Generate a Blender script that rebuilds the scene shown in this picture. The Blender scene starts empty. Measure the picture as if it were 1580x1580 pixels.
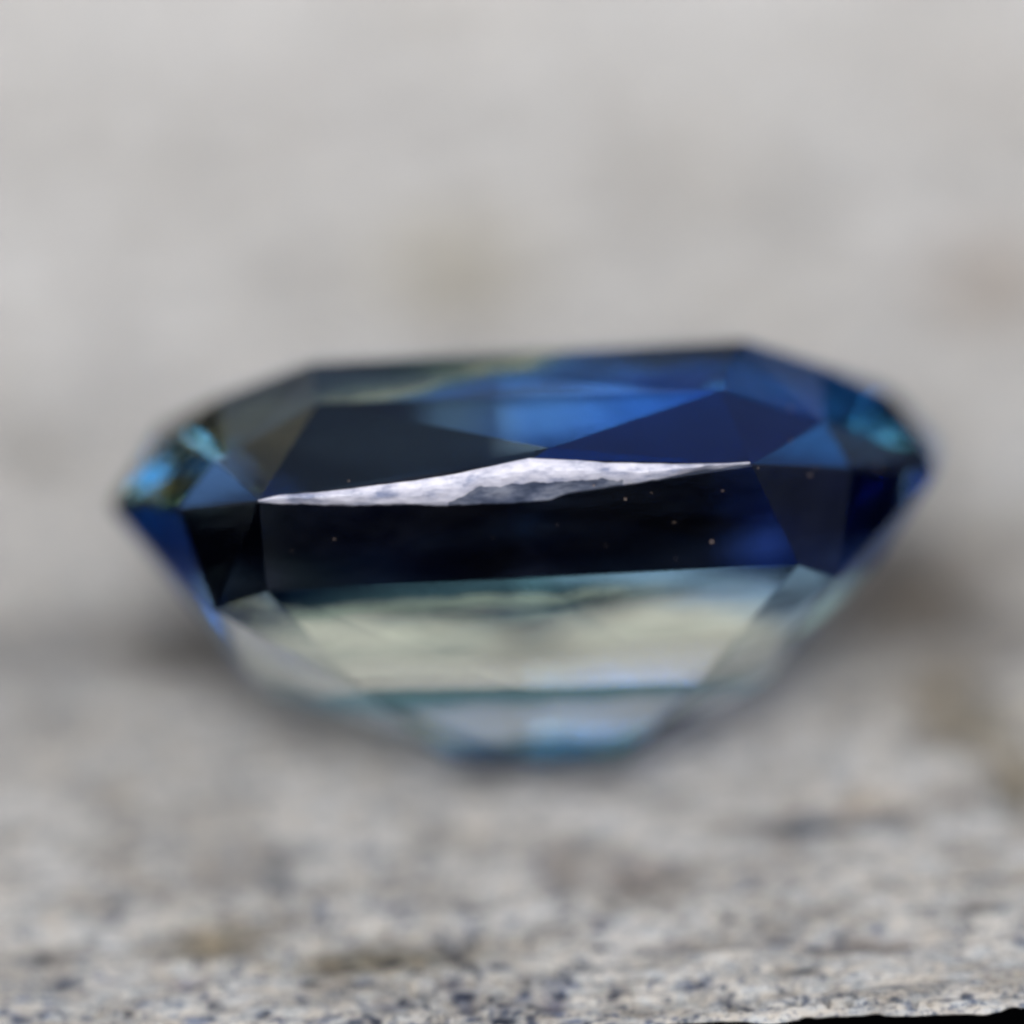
import bpy, bmesh, math, random
import numpy as np
from mathutils import Vector, Matrix

# ------------------------------------------------------------------ camera
# 1 Blender unit = 1 mm
sc = bpy.context.scene
sc.unit_settings.scale_length = 0.001
R = math.radians
PHI, ROLL, GRAZE = R(40), R(3.9), R(1.5)     # camera pitch, roll, view angle above the girdle plane
TAU = PHI - GRAZE                            # the stone leans back by this much
LENS, FRAME = 400.0, 9.8                     # focal length, frame width in mm at the focus plane
DF = FRAME * LENS / 36.0                     # focus distance
PX = FRAME / 1580.0
fwd = Vector((0, math.cos(PHI), -math.sin(PHI)))
r0, u0 = Vector((1, 0, 0)), Vector((0, math.sin(PHI), math.cos(PHI)))
right = r0 * math.cos(ROLL) - u0 * math.sin(ROLL)
up = r0 * math.sin(ROLL) + u0 * math.cos(ROLL)
HALFW = 2.55
D0 = DF + HALFW                              # camera to stone centre
k0 = D0 / DF
# camera position with the stone's centre at the origin (raised to H below)
cam_rel = -fwd * D0 - right * ((808 - 790) * PX * k0) - up * ((790 - 737) * PX * k0)

def ray(px, py):
    return (fwd + right * ((px - 790) * PX / DF) - up * ((py - 790) * PX / DF))

GX = Vector((1, 0, 0)); GY = Vector((0, math.cos(TAU), -math.sin(TAU))); GZ = Vector((0, math.sin(TAU), math.cos(TAU)))

def loc_at(px, py, y):
    """gem-local point seen at a photo position, on the plane local-y = y"""
    d = ray(px, py)
    t = (y - cam_rel.dot(GY)) / d.dot(GY)
    p = cam_rel + d * t
    return Vector((p.dot(GX), y, p.dot(GZ)))

DY = [.398, -.144, .086, -.49, -.01, .177, -.105, .348, -.025, -.336, .358, .472, -.101, .149]   # how far each front corner stands back (mm)
# ---- vertices of the cut stone (local mm: x length, y depth, z table normal)
GU = [loc_at(820, 709, -2.55), loc_at(1160, 716, -2.3), loc_at(1312, 720, -1.45), loc_at(1436, 705, -.5), Vector((4.1, .5, .05)),
      Vector((3.45, 1.45, .05)), Vector((2.5, 2.3, .05)), Vector((0, 2.55, .08)), Vector((-2.5, 2.3, .05)), Vector((-3.45, 1.45, .05)),
      Vector((-4.03, .5, .04)), loc_at(172, 775, -.45 + DY[0]), loc_at(275, 782, -1.4 + DY[1]), loc_at(400, 772, -2.25)]
GL = [loc_at(790, 776, -2.57), loc_at(1160, 719, -2.31), loc_at(1312, 726, -1.46), loc_at(1444, 733, -.5)] + \
     [v + Vector((0, 0, -.05)) for v in GU[4:11]] + [loc_at(172, 786, -.45 + DY[0]), loc_at(275, 788, -1.4 + DY[1]), loc_at(400, 776, -2.26)]
def P(px, py, y): return loc_at(px, py, y)
P1 = [P(815, 893, -2.2), P(1232, 872, -1.95), P(1290, 895, -1.25), P(1350, 872, -.45), Vector((3.45, .45, -.72)),
      Vector((3.1, 1.2, -.75)), Vector((2.55, 1.95, -.78)), Vector((0, 2.2, -.8)), Vector((-2.55, 1.95, -.78)), Vector((-3.1, 1.2, -.75)),
      Vector((-3.45, .45, -.72)), P(258, 890, -.45 + DY[2]), P(330, 942, -1.2 + DY[3]), P(412, 912, -1.95)]
P2 = [P(815, 1062, -1.38), P(1075, 1052, -1.2), P(1150, 1050, -.75), P(1185, 1048, -.28), Vector((2.25, .3, -1.83)),
      Vector((2.0, .8, -1.85)), Vector((1.6, 1.2, -1.87)), Vector((0, 1.38, -1.87)), Vector((-1.6, 1.2, -1.87)), Vector((-2.0, .8, -1.85)),
      Vector((-2.3, .3, -1.83)), P(405, 1068, -.28 + DY[4]), P(478, 1072, -.75 + DY[5]), P(560, 1068, -1.2)]
K = {'m': P(840, 1178, 0), 'r': P(965, 1170, 0), 'l': P(700, 1172, 0), 'rr': P(1060, 1108, 0), 'll': P(590, 1118, 0)}
T = [P(1150, 525, -.5 + DY[12]), P(1268, 562, -.25 + DY[12]), Vector((2.75, .45, 1.1)), Vector((2.1, 1.2, 1.1)),
     Vector((-2.0, 1.2, 1.1)), Vector((-2.9, .45, 1.1)), P(338, 612, -.25 + DY[12]), P(478, 560, -.5 + DY[12])]
N_r = P(1112, 602, -1.75 + DY[6]); N_l = P(490, 622, -1.75 + DY[7])
Mf = P(848, 691, -2.25); Mr = P(1272, 652, -1.35 + DY[8]); Ml = P(332, 712, -1.3 + DY[9])
Er = P(1376, 603, .1 + DY[10]); El = P(250, 660, .1 + DY[11])
Mb = Vector((0, 2.2, .5)); Mbr = Vector((3.0, 1.3, .55)); Mbl = Vector((-3.0, 1.3, .55))
# one flat table: plane through the two front corners, falling slightly to the back
bx = (T[0].z - T[7].z) / (T[0].x - T[7].x)
for i in (2, 3, 4, 5): T[i].z = T[0].z + bx * (T[i].x - T[0].x) - .03 * (T[i].y - T[0].y)
for i in (2, 5): T[i].z = min(T[i].z, T[{2: 1, 5: 6}[i]].z - .01)

# back half of the pavilion (turned away from the camera)
for i_ in range(4, 11):
    P1[i_].y *= .852; P1[i_].z -= .053; P2[i_].y *= 1.26; P2[i_].z -= .173
for i_ in (2, 3, 4, 5): T[i_].y *= .46
for v_ in (Mb, Mbr, Mbl): v_.z -= .148
for k_ in K.values(): k_.y -= .295
P1[0] = P1[13].lerp(P1[1], .497); P2[0] = P2[13].lerp(P2[1], .497)
P1[0] = P1[0]
def on_plane(px, py, a, b, c):
    n = (b - a).cross(c - a); d3 = ray(px, py); o3 = cam_rel
    L3 = lambda v: Vector((v.dot(GX), v.dot(GY), v.dot(GZ)))
    o, d = L3(o3), L3(d3); return o + d * ((a - o).dot(n) / d.dot(n))
P1[2] = on_plane(1290, 892, GL[1], GL[2], P1[1])
GL[0] = on_plane(790, 775, GL[13], GL[1], P1[0])
GU[0] = on_plane(820, 709, GL[13], GL[1], P1[0]) + Vector((0, .02, 0))
allv = GU + GL + P1 + P2 + list(K.values()) + T + [Mf, Mr, Ml, Er, El, N_r, N_l, Mb, Mbr, Mbl]
H = -min((v.y * GY.z + v.z * GZ.z) for v in allv) - 0.015
CENTRE = Vector((0, 0, H))
cam_pos = cam_rel + CENTRE

def ground_at(px, py, z=0.0):
    d = ray(px, py); t = (z - cam_pos.z) / d.z
    p = cam_pos + d * t
    return p.x, p.y

cam = bpy.data.cameras.new('camera'); co = bpy.data.objects.new('camera', cam)
sc.collection.objects.link(co); sc.camera = co
co.matrix_world = Matrix.Translation(cam_pos) @ Matrix((right, up, -fwd)).transposed().to_4x4()
cam.lens = LENS; cam.sensor_width = 36; cam.clip_start = 1; cam.clip_end = 2000
cam.dof.use_dof = True; cam.dof.focus_distance = DF + 0.15; cam.dof.aperture_fstop = 0.4 / 14.5

# ------------------------------------------------------------------ light
SUN_EL, SUN_AZ = R(55), R(184)               # azimuth from +Y, clockwise
w = bpy.data.worlds.new('World'); sc.world = w; w.use_nodes = True
nt = w.node_tree; bg = nt.nodes['Background']
sky = nt.nodes.new('ShaderNodeTexSky'); sky.sky_type = 'NISHITA'; sky.sun_disc = False
sky.sun_elevation = SUN_EL; sky.sun_rotation = SUN_AZ
sky.air_density = 0.55; sky.dust_density = 4.0; sky.ozone_density = 0.3
hs = nt.nodes.new('ShaderNodeHueSaturation'); hs.inputs['Saturation'].default_value = 0.3   # overcast white sky
nt.links.new(sky.outputs[0], hs.inputs['Color']); nt.links.new(hs.outputs[0], bg.inputs[0]); bg.inputs[1].default_value = 0.14
sl = bpy.data.lights.new('sun', 'SUN'); so = bpy.data.objects.new('sun', sl); sc.collection.objects.link(so)
sl.energy = 1.2; sl.angle = R(25); sl.color = (1, .96, .9)
sd = Vector((math.sin(SUN_AZ) * math.cos(SUN_EL), math.cos(SUN_AZ) * math.cos(SUN_EL), math.sin(SUN_EL)))
so.rotation_euler = sd.to_track_quat('Z', 'Y').to_euler()
sc.view_settings.view_transform = 'Standard'; sc.view_settings.look = 'None'
sc.view_settings.exposure = 0.0; sc.view_settings.gamma = 1
sc.render.engine = 'CYCLES'
cy = sc.cycles
cy.max_bounces = 20; cy.transmission_bounces = 20; cy.glossy_bounces = 20; cy.diffuse_bounces = 3
cy.caustics_reflective = True; cy.caustics_refractive = True; cy.blur_glossy = 0.5
cy.sample_clamp_indirect = 6; cy.use_denoising = True; cy.filter_width = 2.9

# ------------------------------------------------------------------ materials
def new_mat(name):
    m = bpy.data.materials.new(name); m.use_nodes = True
    m.node_tree.nodes.clear()
    return m, m.node_tree.nodes, m.node_tree.links

def sapphire(name, tint, inner=None, tint_reflex=None, tint_reflex2=None, rough=0.09):
    """faceted corundum: Fresnel mix of a dimmed, bluish outer reflection and a coloured body.
    tint_reflex = ((kx, ky, kz), [(value, colour), ...]): body colour with painted internal reflections, along one direction;
    tint_reflex2 = (direction, v0, v1, other tint_reflex): blends into a second painted set"""
    m, N, L = new_mat(name)
    out = N.new('ShaderNodeOutputMaterial'); mix = N.new('ShaderNodeMixShader')
    fr = N.new('ShaderNodeFresnel'); fr.inputs[0].default_value = 1.77
    re = N.new('ShaderNodeBsdfRefraction'); re.inputs['IOR'].default_value = 1.77
    re.inputs['Roughness'].default_value = rough
    gl = N.new('ShaderNodeBsdfGlossy'); gl.inputs['Roughness'].default_value = 0
    geo = N.new('ShaderNodeNewGeometry'); mc = N.new('ShaderNodeMix'); mc.data_type = 'RGBA'
    L.new(geo.outputs['Backfacing'], mc.inputs[0])
    mc.inputs[6].default_value = (.5, .6, .85, 1)  # bluish sky tint put into the outer reflection colour
    tc = N.new('ShaderNodeTexCoord')
    nz = N.new('ShaderNodeTexNoise'); nz.inputs['Scale'].default_value = 1.6; nz.inputs['Detail'].default_value = 2
    L.new(tc.outputs['Object'], nz.inputs['Vector'])
    def coord(k):
        dn = N.new('ShaderNodeTexNoise'); dn.inputs['Scale'].default_value = 1.3; dn.inputs['Detail'].default_value = 3
        L.new(tc.outputs['Object'], dn.inputs['Vector'])
        d = N.new('ShaderNodeVectorMath'); d.operation = 'DOT_PRODUCT'; d.inputs[1].default_value = k
        L.new(tc.outputs['Object'], d.inputs[0])
        ma = N.new('ShaderNodeMath'); ma.operation = 'MULTIPLY_ADD'; ma.inputs[1].default_value = .22
        L.new(dn.outputs[0], ma.inputs[0]); L.new(d.outputs['Value'], ma.inputs[2])
        sb = N.new('ShaderNodeMath'); sb.operation = 'SUBTRACT'; sb.inputs[1].default_value = .11
        L.new(ma.outputs[0], sb.inputs[0]); return sb.outputs[0]
    def ramp(z):
        k, st = z; v0, v1 = st[0][0], st[-1][0]
        mr = N.new('ShaderNodeMapRange'); mr.inputs[1].default_value = v0; mr.inputs[2].default_value = v1
        L.new(coord(k), mr.inputs[0])
        c = N.new('ShaderNodeValToRGB'); e = c.color_ramp.elements; c.color_ramp.interpolation = 'EASE'
        while len(e) < len(st): e.new(.5)
        for el, (v, col) in zip(e, st): el.position = (v - v0) / (v1 - v0); el.color = (*col, 1)
        L.new(mr.outputs[0], c.inputs[0]); return c.outputs[0]
    if tint_reflex:
        col = ramp(tint_reflex)
        if tint_reflex2:
            k, v0, v1, z2 = tint_reflex2
            mr = N.new('ShaderNodeMapRange'); mr.interpolation_type = 'SMOOTHSTEP'; mr.inputs[1].default_value = v0; mr.inputs[2].default_value = v1
            L.new(coord(k), mr.inputs[0])
            mx = N.new('ShaderNodeMix'); mx.data_type = 'RGBA'; L.new(mr.outputs[0], mx.inputs[0])
            L.new(col, mx.inputs[6]); L.new(ramp(z2), mx.inputs[7]); col = mx.outputs[2]
        L.new(col, re.inputs['Color'])
        if inner: mc.inputs[7].default_value = (*inner, 1)
        else: L.new(col, mc.inputs[7])
    else:
        re.inputs['Color'].default_value = (*tint, 1); mc.inputs[7].default_value = (*(inner or tint), 1)
    L.new(mc.outputs[2], gl.inputs['Color'])
    # faint polishing waviness
    bp = N.new('ShaderNodeBump'); bp.inputs['Strength'].default_value = 0.25; bp.inputs['Distance'].default_value = 0.02
    L.new(nz.outputs[0], bp.inputs['Height'])
    for n in (re, gl, fr): L.new(bp.outputs[0], n.inputs['Normal'])
    L.new(fr.outputs[0], mix.inputs[0]); L.new(re.outputs[0], mix.inputs[1]); L.new(gl.outputs[0], mix.inputs[2])
    L.new(mix.outputs[0], out.inputs['Surface'])
    return m

XA, ZA = (1, 0, 0), (0, 0, 1)  # facet tints: body colour with internal reflections painted in
CLEAR = (.95, .96, .93); STRAW = (.93, .94, .88); NAVY = (.02, .10, .60); INK = (.012, .016, .035)
BLUE = (.10, .33, 1.0); SMOKE = (.55, .50, .33); TEAL = (.04, .17, .22)
M_table = sapphire('sapphire_clear', CLEAR, rough=0.02)
M_belt = sapphire('sapphire_ink', INK, tint_reflex=(XA, [(-3.6, (.10, .16, .28)), (-2.6, (.07, .08, .12)), (-2.2, (.04, .05, .07)), (-1.3, (.03, .05, .12)), (-.4, (.015, .022, .05)), (1.6, (.008, .012, .03)), (2.6, (.03, .07, .32)), (3.6, (.10, .20, .70))]))  # front belt tinted dark to paint its dark internal reflections
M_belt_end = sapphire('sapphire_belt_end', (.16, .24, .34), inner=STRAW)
M_corner = sapphire('sapphire_corner', None, inner=STRAW, tint_reflex=((.55, 0, 1), [(-3.2, STRAW), (-2.5, STRAW), (-2.35, (.3, .4, .5)), (-2.2, (.06, .12, .3))]))
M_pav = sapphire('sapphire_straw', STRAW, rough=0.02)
M_pav_front = sapphire('sapphire_straw_front', STRAW, inner=STRAW, tint_reflex=(ZA, [(-2.2, STRAW), (-1.24, STRAW), (-1.12, (.50, .60, .56)), (-1.0, (.05, .11, .16))]),
                       tint_reflex2=((.35, 0, 1), -.95, -.5, (ZA, [(-1.6, (.50, .66, .85)), (-.9, (.22, .38, .62))])))
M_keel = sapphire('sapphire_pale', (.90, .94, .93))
M_keel_front = sapphire('sapphire_keel', None, inner=(.9, .94, .93), tint_reflex=(ZA, [(-2.76, (.04, .10, .12)), (-2.62, (.13, .24, .25)), (-2.46, (.92, .92, .86)), (-2.24, (.9, .93, .95)), (-2.12, (.26, .48, .53)), (-1.95, (.26, .48, .52))]))
M_top = sapphire('sapphire_crown_edge', None, inner=CLEAR, tint_reflex=((-.147, 0, 1), [(.85, (.08, .2, .5)), (1.0, (.10, .34, .95)), (1.08, (.2, .46, .7)), (1.13, (.95, .98, .68)), (1.19, (.38, .46, .36)), (1.24, (.26, .34, .28)), (1.32, (.08, .17, .17))]),  # pale streak: an internal reflection painted into the crown
                 tint_reflex2=(XA, -.2, 1.4, (ZA, [(.7, (.05, .24, .9)), (.95, (.06, .28, .9)), (1.08, (.04, .08, .16))])))
M_window = sapphire('sapphire_window', None, inner=CLEAR, tint_reflex=(XA, [(-1.9, (.08, .10, .11)), (-1.15, (.06, .10, .20)), (-.7, (.30, .58, 1.0)), (.2, BLUE), (1.2, (.04, .21, .90)), (1.9, (.02, .12, .70))]))  # bright blue facet: internal reflection painted as a gradient
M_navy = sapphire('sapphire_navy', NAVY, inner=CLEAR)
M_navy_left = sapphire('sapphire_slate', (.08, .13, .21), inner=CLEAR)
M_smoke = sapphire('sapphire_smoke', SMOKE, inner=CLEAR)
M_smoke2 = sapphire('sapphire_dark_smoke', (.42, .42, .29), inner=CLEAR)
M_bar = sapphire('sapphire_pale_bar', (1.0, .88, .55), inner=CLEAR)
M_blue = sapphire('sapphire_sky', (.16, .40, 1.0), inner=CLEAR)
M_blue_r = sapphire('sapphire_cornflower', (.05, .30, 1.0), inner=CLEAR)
M_end_l = sapphire('sapphire_teal', None, inner=CLEAR, tint_reflex=((-.15, 0, 1), [(.58, (.35, .6, .62)), (.68, (.95, .85, .45)), (.78, (.6, .8, .7)), (.9, (.75, .80, .60)), (1.05, (.14, .34, .36))]))
M_end_r = sapphire('sapphire_royal', None, inner=CLEAR, tint_reflex=((.2, 0, 1), [(.8, (.03, .09, .2)), (1.0, (.04, .16, .5)), (1.2, (.07, .27, 1.0)), (1.35, (.04, .2, .9))]))

def frosted(name, stops):
    m, N, L = new_mat(name)
    out = N.new('ShaderNodeOutputMaterial'); b = N.new('ShaderNodeBsdfPrincipled')
    tc = N.new('ShaderNodeTexCoord'); nz = N.new('ShaderNodeTexNoise')
    nz.inputs['Scale'].default_value = 7; nz.inputs['Detail'].default_value = 8; nz.inputs['Roughness'].default_value = .65
    mp = N.new('ShaderNodeMapping'); mp.inputs['Scale'].default_value = (.45, 1, 1.3); mp.inputs['Rotation'].default_value = (0, .35, 0)
    L.new(tc.outputs['Object'], mp.inputs['Vector']); L.new(mp.outputs[0], nz.inputs['Vector'])
    cr = N.new('ShaderNodeValToRGB'); e = cr.color_ramp.elements
    e.new(.45)
    for el, (p_, c_) in zip(e, stops): el.position = p_; el.color = (*c_, 1)
    L.new(nz.outputs[0], cr.inputs[0]); L.new(cr.outputs[0], b.inputs['Base Color'])
    b.inputs['Roughness'].default_value = .38; b.inputs['IOR'].default_value = 1.6
    bp = N.new('ShaderNodeBump'); bp.inputs['Strength'].default_value = .35; bp.inputs['Distance'].default_value = .02
    L.new(nz.outputs[0], bp.inputs['Height']); L.new(bp.outputs[0], b.inputs['Normal'])
    L.new(b.outputs[0], out.inputs['Surface'])
    return m
M_gird = frosted('frosted_girdle', [(.34, (.24, .28, .44)), (.45, (.52, .54, .68)), (.56, (.68, .69, .82))])
M_chip = frosted('shaded_chip', [(.34, (.03, .045, .09)), (.48, (.10, .125, .20)), (.62, (.26, .29, .38))])  # downward chip face, its shade painted as slate grey

# ------------------------------------------------------------------ helpers
def mesh_obj(name, verts, faces, mat, parent=None, smooth=False):
    me = bpy.data.meshes.new(name); me.from_pydata([tuple(v) for v in verts], [], faces); me.update()
    me.materials.append(mat)
    if smooth: me.polygons.foreach_set('use_smooth', [True] * len(me.polygons))
    o = bpy.data.objects.new(name, me); sc.collection.objects.link(o)
    if parent: o.parent = parent
    return o

# ------------------------------------------------------------------ weathered board (numpy height field)
rng = np.random.default_rng(7)
def vnoise(x, y, sx, sy, seed):
    """smooth value noise, cell size sx, sy (mm)"""
    g = np.random.default_rng(seed).random((256, 256))
    u = x / sx + 91.3; v = y / sy + 57.7
    iu = np.floor(u).astype(int); iv = np.floor(v).astype(int)
    fu = u - iu; fv = v - iv
    fu = fu * fu * (3 - 2 * fu); fv = fv * fv * (3 - 2 * fv)
    a = g[iu & 255, iv & 255]; b = g[(iu + 1) & 255, iv & 255]; c = g[iu & 255, (iv + 1) & 255]; d = g[(iu + 1) & 255, (iv + 1) & 255]
    return (a * (1 - fu) + b * fu) * (1 - fv) + (c * (1 - fu) + d * fu) * fv

PITS = [  # photo x, y, half width, half height (px), depth (mm)
    (430, 1357, 24, 20, .16), (485, 1315, 20, 12, .05), (350, 1340, 60, 40, .07), (325, 1462, 60, 18, .16), (700, 1447, 24, 24, .22),
    (95, 1520, 22, 9, .14), (165, 1428, 20, 7, .07), (980, 1352, 60, 22, .10), (880, 1348, 30, 24, .07), (1265, 1272, 90, 12, .16),
    (1080, 1455, 90, 9, .13), (1330, 1455, 120, 9, .13), (1210, 1446, 26, 9, .08), (650, 1530, 18, 9, .10), (690, 1515, 20, 12, .10),
    (610, 1552, 40, 7, .08), (720, 1550, 30, 12, .12), (850, 1545, 30, 12, .10), (290, 1525, 24, 9, .08), (1480, 1400, 50, 8, .05),
    (1510, 1445, 50, 8, .08), (910, 1485, 20, 7, .08), (1460, 1090, 60, 40, .5), (1570, 1190, 40, 60, .4), (380, 1475, 20, 8, .08)]

def height(x, y):
    h = (vnoise(x, y, 3.0, 1.6, 1) - .5) * .12 + (vnoise(x, y, .9, .35, 2) - .5) * .05
    h += (vnoise(x, y, .30, .10, 3) - .5) * .03 + (vnoise(x, y, .10, .05, 4) - .5) * .018 + (vnoise(x, y, .04, .03, 14) - .5) * .012
    g = vnoise(x, y + .1 * vnoise(x, y, 2.5, 1, 8), 1.6, .07, 5)
    h -= np.clip(g - .74, 0, 1) * .45                        # drying checks along the grain
    p = vnoise(x, y, .07, .05, 6) * vnoise(x, y, .9, .5, 7)
    h -= np.clip(p - .48, 0, 1) * .6                        # pores
    for (px, py, a, b, dep) in PITS:
        cx, cyy = ground_at(px, py)
        rx = a * PX; ry = b * PX / math.sin(PHI)
        q = ((x - cx) / rx) ** 2 + ((y - cyy) / ry) ** 2
        q = q * (.7 + .6 * vnoise(x, y, .12, .08, 9))
        h -= dep * np.exp(-q * 1.2)
    # the long hollow running behind the stone
    lx, ly = ground_at(150, 985); gx, gy = ground_at(1450, 930)
    yc = ly + (x - lx) * (gy - ly) / (gx - lx)
    h -= .22 * np.exp(-((y - yc) / .9) ** 2) * (.7 + .5 * vnoise(x, y, 2.2, 9, 11))
    return h

STAINS_SHADOW = [  # photo x, y, half width, half height (px), colour multiplier: stains and painted shadow
    (60, 985, 480, 48, (.50, .50, .50)), (330, 985, 170, 60, (.55, .54, .53)), (1390, 905, 170, 70, (.38, .34, .30)), (1540, 960, 150, 90, (.62, .60, .58)),  # soft shadow around the stone, painted into the wood colour
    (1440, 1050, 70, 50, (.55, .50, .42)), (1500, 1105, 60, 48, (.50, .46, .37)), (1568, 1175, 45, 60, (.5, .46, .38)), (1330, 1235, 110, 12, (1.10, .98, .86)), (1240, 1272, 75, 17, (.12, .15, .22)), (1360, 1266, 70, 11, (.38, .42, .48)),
    (715, 400, 150, 60, (.70, .65, .52)), (1520, 435, 110, 65, (.66, .58, .52)), (1090, 240, 120, 45, (.86, .84, .81)), (470, 190, 170, 28, (.93, .92, .92)),
    (1530, 110, 130, 40, (.90, .88, .86)), (330, 1450, 90, 34, (.46, .41, .32)), (345, 1345, 80, 40, (.60, .58, .57)), (985, 1352, 75, 28, (.50, .46, .45)), (620, 1480, 160, 22, (.66, .63, .56)), (850, 1330, 40, 30, (.66, .64, .64)), (1190, 1330, 60, 26, (.75, .73, .72)),
    (870, 1350, 40, 26, (.72, .70, .70)), (430, 1357, 28, 24, (.22, .26, .33)), (485, 1315, 24, 14, (.6, .66, .74)), (700, 1445, 26, 20, (.30, .32, .38)),
    (95, 1520, 24, 10, (.25, .30, .42)), (165, 1427, 24, 7, (.45, .50, .58)), (285, 1523, 26, 8, (.42, .40, .50)), (1060, 1456, 80, 8, (.45, .44, .46)),
    (1205, 1446, 26, 10, (.40, .42, .50)), (1330, 1455, 110, 8, (.45, .42, .42)), (1290, 1450, 20, 12, (.42, .46, .55)), (1510, 1400, 60, 9, (.62, .62, .62)),
    (650, 1530, 10, 12, (.22, .30, .42)), (695, 1517, 26, 12, (.30, .30, .38)), (600, 1552, 40, 7, (.42, .46, .58)), (720, 1552, 14, 14, (.25, .28, .40)),
    (850, 1548, 24, 14, (.30, .30, .42)), (780, 1553, 20, 8, (.30, .34, .48)), (560, 1490, 120, 12, (.72, .70, .64)), (912, 1484, 22, 6, (.42, .48, .58))]

def stain_shadow(x, y):
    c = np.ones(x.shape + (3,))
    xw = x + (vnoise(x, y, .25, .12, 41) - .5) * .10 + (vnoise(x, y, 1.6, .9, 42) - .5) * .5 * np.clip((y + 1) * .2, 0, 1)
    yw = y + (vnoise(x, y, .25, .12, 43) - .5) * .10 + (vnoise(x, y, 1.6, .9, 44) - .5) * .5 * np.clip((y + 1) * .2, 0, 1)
    for (px, py, a, b, col) in STAINS_SHADOW:
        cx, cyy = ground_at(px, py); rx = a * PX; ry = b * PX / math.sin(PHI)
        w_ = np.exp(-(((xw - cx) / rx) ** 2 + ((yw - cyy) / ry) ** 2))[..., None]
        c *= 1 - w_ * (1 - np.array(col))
    # dark weathering specks crowding towards the broken front edge
    rg = np.random.default_rng(5)
    for k in range(260):
        py = 1582 - 270 * rg.random() ** 1.9; px = rg.choice([rg.uniform(0, 1580), rg.normal(700, 110), rg.normal(620, 200)], p=[.6, .25, .15])
        a = rg.uniform(4, 14) * (1 if rg.random() > .12 else 1.8); b = rg.uniform(2.5, 6); dk = rg.uniform(.12, .5)
        cx, cyy = ground_at(px, py); rx = a * PX; ry = b * PX / math.sin(PHI)
        m_ = np.flatnonzero((np.abs(xw - cx) < 2.6 * rx) & (np.abs(yw - cyy) < 2.6 * ry))
        q = ((xw[m_] - cx) / rx) ** 2 + ((yw[m_] - cyy) / ry) ** 2
        c[m_] *= 1 - np.exp(-q ** 1.5)[:, None] * (1 - dk * np.array([.85, 1.0, 1.4]))
    c *= (1.04 + .50 * np.clip((y - 1.0) / 11, 0, 1))[..., None]      # paler further back
    return c

def edge_y(x):
    ax, ay = ground_at(930, 1584); bx, by = ground_at(1580, 1549)
    return ay + (x - ax) * (by - ay) / (bx - ax) - .10 * np.clip(ax - x, 0, 9) + (vnoise(x, x * 0, .35, 1, 21) - .5) * .10 + (vnoise(x, x * 0, .12, 1, 22) - .5) * .025 + (vnoise(x, x * 0, 1.1, 1, 23) - .5) * .14 + np.clip(vnoise(x, x * 0, .22, 1, 24) - .55, 0, 1) * .28

def board():
    nx = 1050
    xs = np.linspace(-7, 7, nx)
    s = np.linspace(0, 1, 520)
    ys = s * 3.2 + 36 * s ** 4.5                            # fine in front, coarse behind
    X, S = np.meshgrid(xs, ys)
    Y = edge_y(X) + S
    low = (vnoise(X, Y, 3.0, 1.6, 1) - .5) * .12 + (vnoise(X, Y, .5, .35, 2) - .5) * .04
    kf = np.exp(-(S / .10) ** 2)
    Z = height(X, Y) * (1 - kf) + low * kf
    # round the broken front arris downwards
    Z -= .05 * np.exp(-S / .04)
    V = np.stack([X, Y, Z], -1).reshape(-1, 3)
    # front face of the board
    Xf = X[:1].repeat(14, 0); tt = np.linspace(0, 1, 15)[1:, None]
    Yf = Y[:1] + tt * 12 + (vnoise(Xf, tt * 6 + Xf * 0, .3, .5, 31) - .3) * .04 * np.minimum(1, tt * 5); Zf = Z[:1] - tt * 6
    VF = np.stack([Xf, Yf, Zf], -1).reshape(-1, 3)
    n = nx; r = len(ys)
    i = (np.arange(r - 1)[:, None] * n + np.arange(n - 1)[None]).ravel()
    F = np.stack([i, i + 1, i + n + 1, i + n], -1)
    base = r * n
    rows = [np.arange(n)] + [base + j * n + np.arange(n) for j in range(14)]
    FF = np.concatenate([np.stack([b[:-1], b[1:], a[1:], a[:-1]], -1) for a, b in zip(rows[:-1], rows[1:])])
    V = np.concatenate([V, VF]); F = np.concatenate([F, FF])
    me = bpy.data.meshes.new('board'); me.vertices.add(len(V)); me.vertices.foreach_set('co', V.ravel())
    me.loops.add(F.size); me.loops.foreach_set('vertex_index', F.ravel())
    me.polygons.add(len(F)); me.polygons.foreach_set('loop_start', np.arange(0, F.size, 4)); me.polygons.foreach_set('loop_total', np.full(len(F), 4))
    me.update(); me.validate(); me.polygons.foreach_set('use_smooth', [True] * len(me.polygons))
    at = me.color_attributes.new('stain_shadow', 'FLOAT_COLOR', 'POINT')
    cc = np.ones((len(V), 4)); cc[:, :3] = stain_shadow(V[:, 0], V[:, 1]); at.data.foreach_set('color', cc.ravel())
    o = bpy.data.objects.new('wooden_board', me); sc.collection.objects.link(o)
    return o

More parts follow.
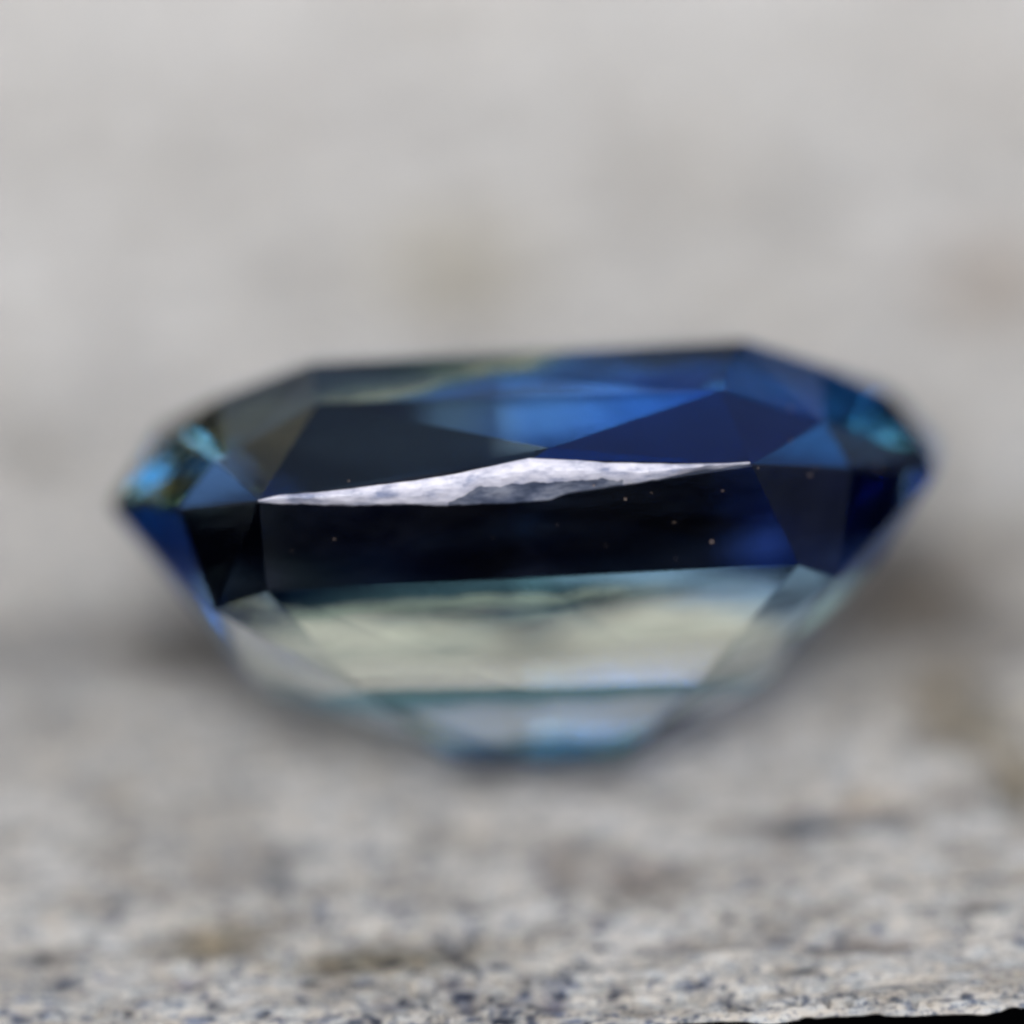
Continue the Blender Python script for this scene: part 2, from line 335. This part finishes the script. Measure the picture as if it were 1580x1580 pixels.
def board_mat():
    m, N, L = new_mat('weathered_grey_wood')
    out = N.new('ShaderNodeOutputMaterial'); b = N.new('ShaderNodeBsdfPrincipled')
    tc = N.new('ShaderNodeTexCoord')
    def noise(scale, sxyz, detail=4, rough=.6):
        mp = N.new('ShaderNodeMapping'); mp.inputs['Scale'].default_value = sxyz
        L.new(tc.outputs['Object'], mp.inputs['Vector'])
        n = N.new('ShaderNodeTexNoise'); n.inputs['Scale'].default_value = scale
        n.inputs['Detail'].default_value = detail; n.inputs['Roughness'].default_value = rough
        L.new(mp.outputs[0], n.inputs['Vector']); return n.outputs[0]
    def ramp(src, stops):
        c = N.new('ShaderNodeValToRGB'); e = c.color_ramp.elements
        while len(e) < len(stops): e.new(.5)
        for el, (p, col) in zip(e, stops): el.position = p; el.color = (*col, 1)
        L.new(src, c.inputs[0]); return c.outputs[0]
    def mul(a, b_, f=1.0):
        x = N.new('ShaderNodeMix'); x.data_type = 'RGBA'; x.blend_type = 'MULTIPLY'; x.inputs[0].default_value = f
        L.new(a, x.inputs[6]); L.new(b_, x.inputs[7]); return x.outputs[2]
    base = ramp(noise(.35, (1, 1.4, 1), 5), [(.3, (.49, .477, .45)), (.5, (.58, .572, .55)), (.7, (.64, .635, .62))])
    va = N.new('ShaderNodeVertexColor'); va.layer_name = 'stain_shadow'
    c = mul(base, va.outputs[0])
    md = ramp(noise(1.1, (1, 1.8, 1), 5, .65), [(.38, (.52, .50, .48)), (.54, (1, 1, 1))])
    c = mul(c, md, .75)
    warm = ramp(noise(4, (1, 2.0, 1), 4), [(.38, (.80, .89, 1)), (.5, (1, 1, 1)), (.62, (1, .94, .87))])
    c = mul(c, warm, .65)
    gr = ramp(noise(2.0, (1, 2.4, 1), 6, .7), [(.36, (.42, .43, .47)), (.52, (1, 1, 1))])
    c = mul(c, gr, .6)
    sp = ramp(noise(7, (1, 1.5, 1), 4, .65), [(.34, (.12, .18, .30)), (.44, (1, 1, 1))])
    c = mul(c, sp, .85)
    sp2 = ramp(noise(18, (1, 1.5, 1), 3, .6), [(.36, (.28, .32, .44)), (.48, (1, 1, 1))])
    c = mul(c, sp2, .75)
    L.new(c, b.inputs['Base Color']); b.inputs['Roughness'].default_value = .85; b.inputs['Specular IOR Level'].default_value = .3
    bp = N.new('ShaderNodeBump'); bp.inputs['Strength'].default_value = .6; bp.inputs['Distance'].default_value = .02
    L.new(noise(24, (1, 2, 1), 5, .7), bp.inputs['Height']); L.new(bp.outputs[0], b.inputs['Normal'])
    L.new(b.outputs[0], out.inputs['Surface'])
    return m

bo = board(); bo.data.materials.append(board_mat())
bo['label'] = 'weathered pale grey wooden board with fine cracks and pores under the blue stone'; bo['category'] = 'board'

m, N, L = new_mat('dark_soil'); o_ = N.new('ShaderNodeOutputMaterial'); d_ = N.new('ShaderNodeBsdfPrincipled')
d_.inputs['Base Color'].default_value = (.004, .004, .005, 1); d_.inputs['Roughness'].default_value = 1; d_.inputs['Specular IOR Level'].default_value = 0
L.new(d_.outputs[0], o_.inputs['Surface'])
gr_ = mesh_obj('ground', [(-900, -900, -8), (900, -900, -8), (900, 900, -8), (-900, 900, -8)], [(0, 1, 2, 3)], m)
gr_['kind'] = 'structure'

# ------------------------------------------------------------------ the stone
gem = bpy.data.objects.new('gemstone', None); sc.collection.objects.link(gem)
gem.matrix_world = Matrix.Translation(CENTRE) @ Matrix((GX, GY, GZ)).transposed().to_4x4()
gem['label'] = 'faceted oval blue sapphire with pale straw underside leaning back on the grey wood'
gem['category'] = 'gemstone'
cen = Vector((0, 0, -.5))
def facet(name, pts, mat):
    pts = [Vector(p) for p in pts]
    q = []
    for p in pts:
        if not q or (p - q[-1]).length > 1e-5: q.append(p)
    if (q[0] - q[-1]).length < 1e-5: q.pop()
    if len(q) < 3: return
    n = Vector((0, 0, 0)); mid = sum(q, Vector()) / len(q)
    for i in range(len(q)): n += (q[i] - mid).cross(q[(i + 1) % len(q)] - mid)
    if n.dot(mid - cen) < 0: q.reverse()
    if len(q) == 4:   # split along the convex diagonal so the stone stays convex
        nrm = (q[1] - q[0]).cross(q[2] - q[0])
        fs = [(0, 1, 2), (0, 2, 3)] if nrm.dot(q[3] - q[0]) <= 0 else [(0, 1, 3), (1, 2, 3)]
    else: fs = [tuple(range(len(q)))]
    mesh_obj(name, q, fs, mat, gem)

facet('table', [T[7], T[0], T[3], T[4]], M_table)
for q in ([T[0], T[1], T[2], T[3]], [T[4], T[5], T[6], T[7]]): facet('crown_facet', q, M_table)
CR = 'crown_facet'
El2 = El.lerp(T[6], .22); Ml2 = Ml.lerp(N_l, .13)
facet(CR, [T[7], T[0], N_r, N_l], M_top)
facet(CR, [N_l, N_r, Mf], M_window); facet(CR, [N_l, Mf, GU[13]], M_navy_left); facet(CR, [N_l, GU[13], Ml], M_smoke)
facet(CR, [T[7], N_l, Ml2], M_smoke2); facet(CR, [T[0], N_r, Mr], M_blue_r)
facet(CR, [Mf, GU[13], GU[0]], M_navy_left); facet(CR, [Mf, GU[0], GU[1]], M_navy)
facet(CR, [N_r, Mf, GU[1]], M_navy); facet(CR, [N_r, GU[1], Mr], M_navy)
facet(CR, [Mr, GU[1], GU[2]], M_blue_r); facet(CR, [Mr, GU[2], GU[3], Er], M_end_r); facet(CR, [Er, GU[3], GU[4]], M_blue_r)
facet(CR, [Ml, GU[12], GU[13]], M_blue); facet(CR, [Ml, GU[12], GU[11], El], M_end_l); facet(CR, [El, GU[11], GU[10]], M_end_l)
facet(CR, [T[0], T[1], Mr], M_blue_r); facet(CR, [T[1], Er, Mr], M_blue_r); facet(CR, [T[1], T[2], Er], M_table)
facet(CR, [T[7], T[6], El2, Ml2], M_smoke2); facet(CR, [El, Ml, Ml2, El2], M_bar); facet(CR, [T[6], T[5], El2], M_table); facet(CR, [T[5], El, El2], M_table)
facet(CR, [T[2], Er, Mbr], M_table); facet(CR, [T[2], T[3], Mbr], M_table); facet(CR, [T[5], El, Mbl], M_table); facet(CR, [T[5], T[4], Mbl], M_table)
facet(CR, [Er, GU[4], GU[5], Mbr], M_table); facet(CR, [El, GU[10], GU[9], Mbl], M_table)
facet(CR, [Mbr, GU[5], GU[6]], M_table); facet(CR, [Mbl, GU[9], GU[8]], M_table)
facet(CR, [T[3], Mbr, GU[6]], M_table); facet(CR, [T[4], Mbl, GU[8]], M_table)
facet(CR, [T[3], Mb, GU[6]], M_table); facet(CR, [T[4], Mb, GU[8]], M_table); facet(CR, [T[3], T[4], Mb], M_table)
facet(CR, [Mb, GU[6], GU[7]], M_table); facet(CR, [Mb, GU[8], GU[7]], M_table)
PV = 'pavilion_facet'
for i in range(14):
    j = (i + 1) % 14
    front = i in (11, 12, 13, 0, 1, 2)
    facet(PV, [GL[i], GL[j], P1[j], P1[i]], M_belt_end if i == 11 else M_belt if front else M_pav)
    facet(PV, [P1[i], P1[j], P2[j], P2[i]], M_corner if i in (11, 12) else M_pav_front if front else M_pav)
km = ['m', 'r', 'rr', 'rr', 'rr', 'rr', 'r', 'm', 'l', 'll', 'll', 'll', 'll', 'l']
for i in range(14):
    j = (i + 1) % 14
    facet('keel_facet', [P2[i], P2[j], K[km[j]], K[km[i]]], M_keel_front if i in (11, 12, 13, 0, 1, 2) else M_keel)
# girdle: the front bulge is unpolished and frosted, the rest is a polished hairline
def girdle(name, idx, n, mat):
    gv, gf = [], []
    for i in idx:
        j = (i + 1) % 14
        for k in range(n):
            ring = []
            for t in (k / n, (k + 1) / n):
                a = GU[i].lerp(GU[j], t); b = GL[i].lerp(GL[j], t)
                ring.append([a, a.lerp(b, .33), a.lerp(b, .66), b])
            o = len(gv); gv += ring[0] + ring[1]
            for r_ in range(3): gf.append((o + r_, o + r_ + 1, o + 5 + r_, o + 4 + r_))
    me = mesh_obj(name, gv, gf, mat, gem)
UPL = [(398, 772), (430, 764), (500, 758), (560, 751), (640, 741), (700, 731), (760, 719), (815, 708), (870, 710), (940, 714), (1040, 716), (1100, 715), (1157, 713)]
LOL = [(398, 774), (430, 777), (480, 778), (560, 779), (640, 778), (700, 779), (770, 777), (850, 771), (882, 758), (920, 753), (980, 746), (1040, 734), (1090, 724), (1157, 716)]
MDL = [(398, 773), (640, 777), (690, 775), (740, 752), (800, 746), (870, 743), (930, 739), (985, 744), (1040, 733), (1090, 723), (1157, 715)]
BN = (GL[1] - GL[13]).cross(P1[0] - GL[13]).normalized()
if BN.y > 0: BN = -BN
def on_band(px, py, off):
    A = GL[13] + BN * off
    L3 = lambda v: Vector((v.dot(GX), v.dot(GY), v.dot(GZ)))
    o, d = L3(cam_rel), L3(ray(px, py)); return o + d * ((A - o).dot(BN) / d.dot(BN))
def band():
    N_ = 420; gv, gf, cf = [], [], []
    xs = np.linspace(398, 1157, N_)
    f = lambda l: np.interp(xs, [p[0] for p in l], [p[1] for p in l])
    jit = lambda sd, amp, cell: (vnoise(xs, xs * 0, cell, 1, sd) - .5) * amp
    taper = np.clip(np.minimum(xs - 398, 1157 - xs) / 60, 0, 1)
    U = f(UPL) + (jit(61, 2.5, 60) + jit(62, .8, 14)) * taper; Lo = f(LOL) + (jit(63, 3, 40) + jit(64, 1.6, 9)) * taper
    Mi = np.minimum(f(MDL) + (jit(65, 5, 18) + jit(66, 3, 6)) * taper, Lo - .5); Mi = np.maximum(Mi, U + .5)
    rows = []
    for t in range(7): rows.append((U + (Mi - U) * t / 6, .012 + (.05 * math.sin(math.pi * (t + .4) / 7) + .05 * t / 6 * np.clip((Lo - Mi) / 20, 0, 1)) * taper))
    for t in range(1, 4): rows.append((Mi + (Lo - Mi) * t / 3, (.012 + (.05 * math.sin(math.pi * 6.4 / 7) + .05 * np.clip((Lo - Mi) / 20, 0, 1)) * taper) * (1 - t / 3) + .004 * t / 3))
    for k in range(N_):
        for yy, off in rows:
            rg = (vnoise(xs[k:k+1], yy[k:k+1], 12, 4, 67)[0] - .5) * .012 + (vnoise(xs[k:k+1], yy[k:k+1], 4, 2, 68)[0] - .5) * .003
            gv.append(on_band(xs[k], yy[k], float(np.atleast_1d(off)[k] if np.size(off) > 1 else off) + rg * taper[k]))
    nr = len(rows)
    for k in range(N_ - 1):
        for r_ in range(nr - 1):
            o = k * nr + r_
            if r_ < 6 or 690 < xs[k] < 960: (gf if r_ < 6 else cf).append((o, o + 1, o + nr + 1, o + nr))
            else: gf.append((o, o + 1, o + nr + 1, o + nr))
    mesh_obj('girdle', gv, gf, M_gird, gem)
    used = sorted({i for f_ in cf for i in f_}); ix = {i: n_ for n_, i in enumerate(used)}
    ch = mesh_obj('chip', [gv[i] for i in used], [tuple(ix[i] for i in f_) for f_ in cf], M_chip, gem)
    ch['label'] = 'chipped lower edge of the frosted girdle, shade painted slate grey'
band()
girdle('girdle_edge', (13, 0), 12, M_belt)
girdle('girdle_edge', range(1, 13), 1, M_belt)

# ------------------------------------------------------------------ specks of dust clinging to the stone
m, N, L = new_mat('dust'); o_ = N.new('ShaderNodeOutputMaterial'); d_ = N.new('ShaderNodeBsdfPrincipled')
d_.inputs['Base Color'].default_value = (.42, .32, .26, 1); d_.inputs['Roughness'].default_value = .5
L.new(d_.outputs[0], o_.inputs['Surface'])
dg = bpy.context.evaluated_depsgraph_get(); dg.update()
DUST = [(1242, 719, 3), (1258, 722, 2.5), (1290, 718, 4.5), (1292, 728, 4), (1250, 733, 4), (1295, 753, 3), (1355, 720, 4), (965, 770, 4), (972, 775, 3), (955, 762, 2.5),
        (1098, 836, 4.5), (1040, 797, 2.5), (1040, 806, 2), (1043, 862, 2), (1165, 636, 4), (1220, 631, 3.5), (1220, 681, 3), (1115, 757, 2.5), (628, 793, 3.5),
        (618, 796, 2), (565, 812, 2.5), (516, 832, 2.5), (950, 595, 3.5), (1188, 870, 3), (1170, 722, 2.5), (1205, 718, 3), (916, 749, 4), (925, 745, 2.5), (190, 797, 3), (870, 765, 2), (538, 742, 2.5),
        (1120, 600, 2), (1400, 745, 3), (1385, 722, 3), (700, 800, 1.6), (760, 830, 1.5), (860, 810, 1.6), (935, 842, 1.6), (1005, 760, 1.6), (1130, 780, 1.6), (1180, 800, 1.6), (1060, 850, 1.5), (450, 850, 1.5)]
bm = bmesh.new()
rr = random.Random(3)
for px, py, rad in DUST:
    d = ray(px, py).normalized()
    hit, loc, nrm, idx, ob, mtx = sc.ray_cast(dg, cam_pos, d)
    if not hit or rr.random() < .4: continue
    g = bmesh.ops.create_icosphere(bm, subdivisions=1, radius=rad * PX * .42)
    for v in g['verts']:
        v.co = Vector((v.co.x * rr.uniform(.6, 1.4), v.co.y * rr.uniform(.6, 1.4), v.co.z * rr.uniform(.6, 1.4))) + loc
me = bpy.data.meshes.new('dust'); bm.to_mesh(me); bm.free(); me.materials.append(m)
du = bpy.data.objects.new('dust', me); sc.collection.objects.link(du); du['kind'] = 'stuff'
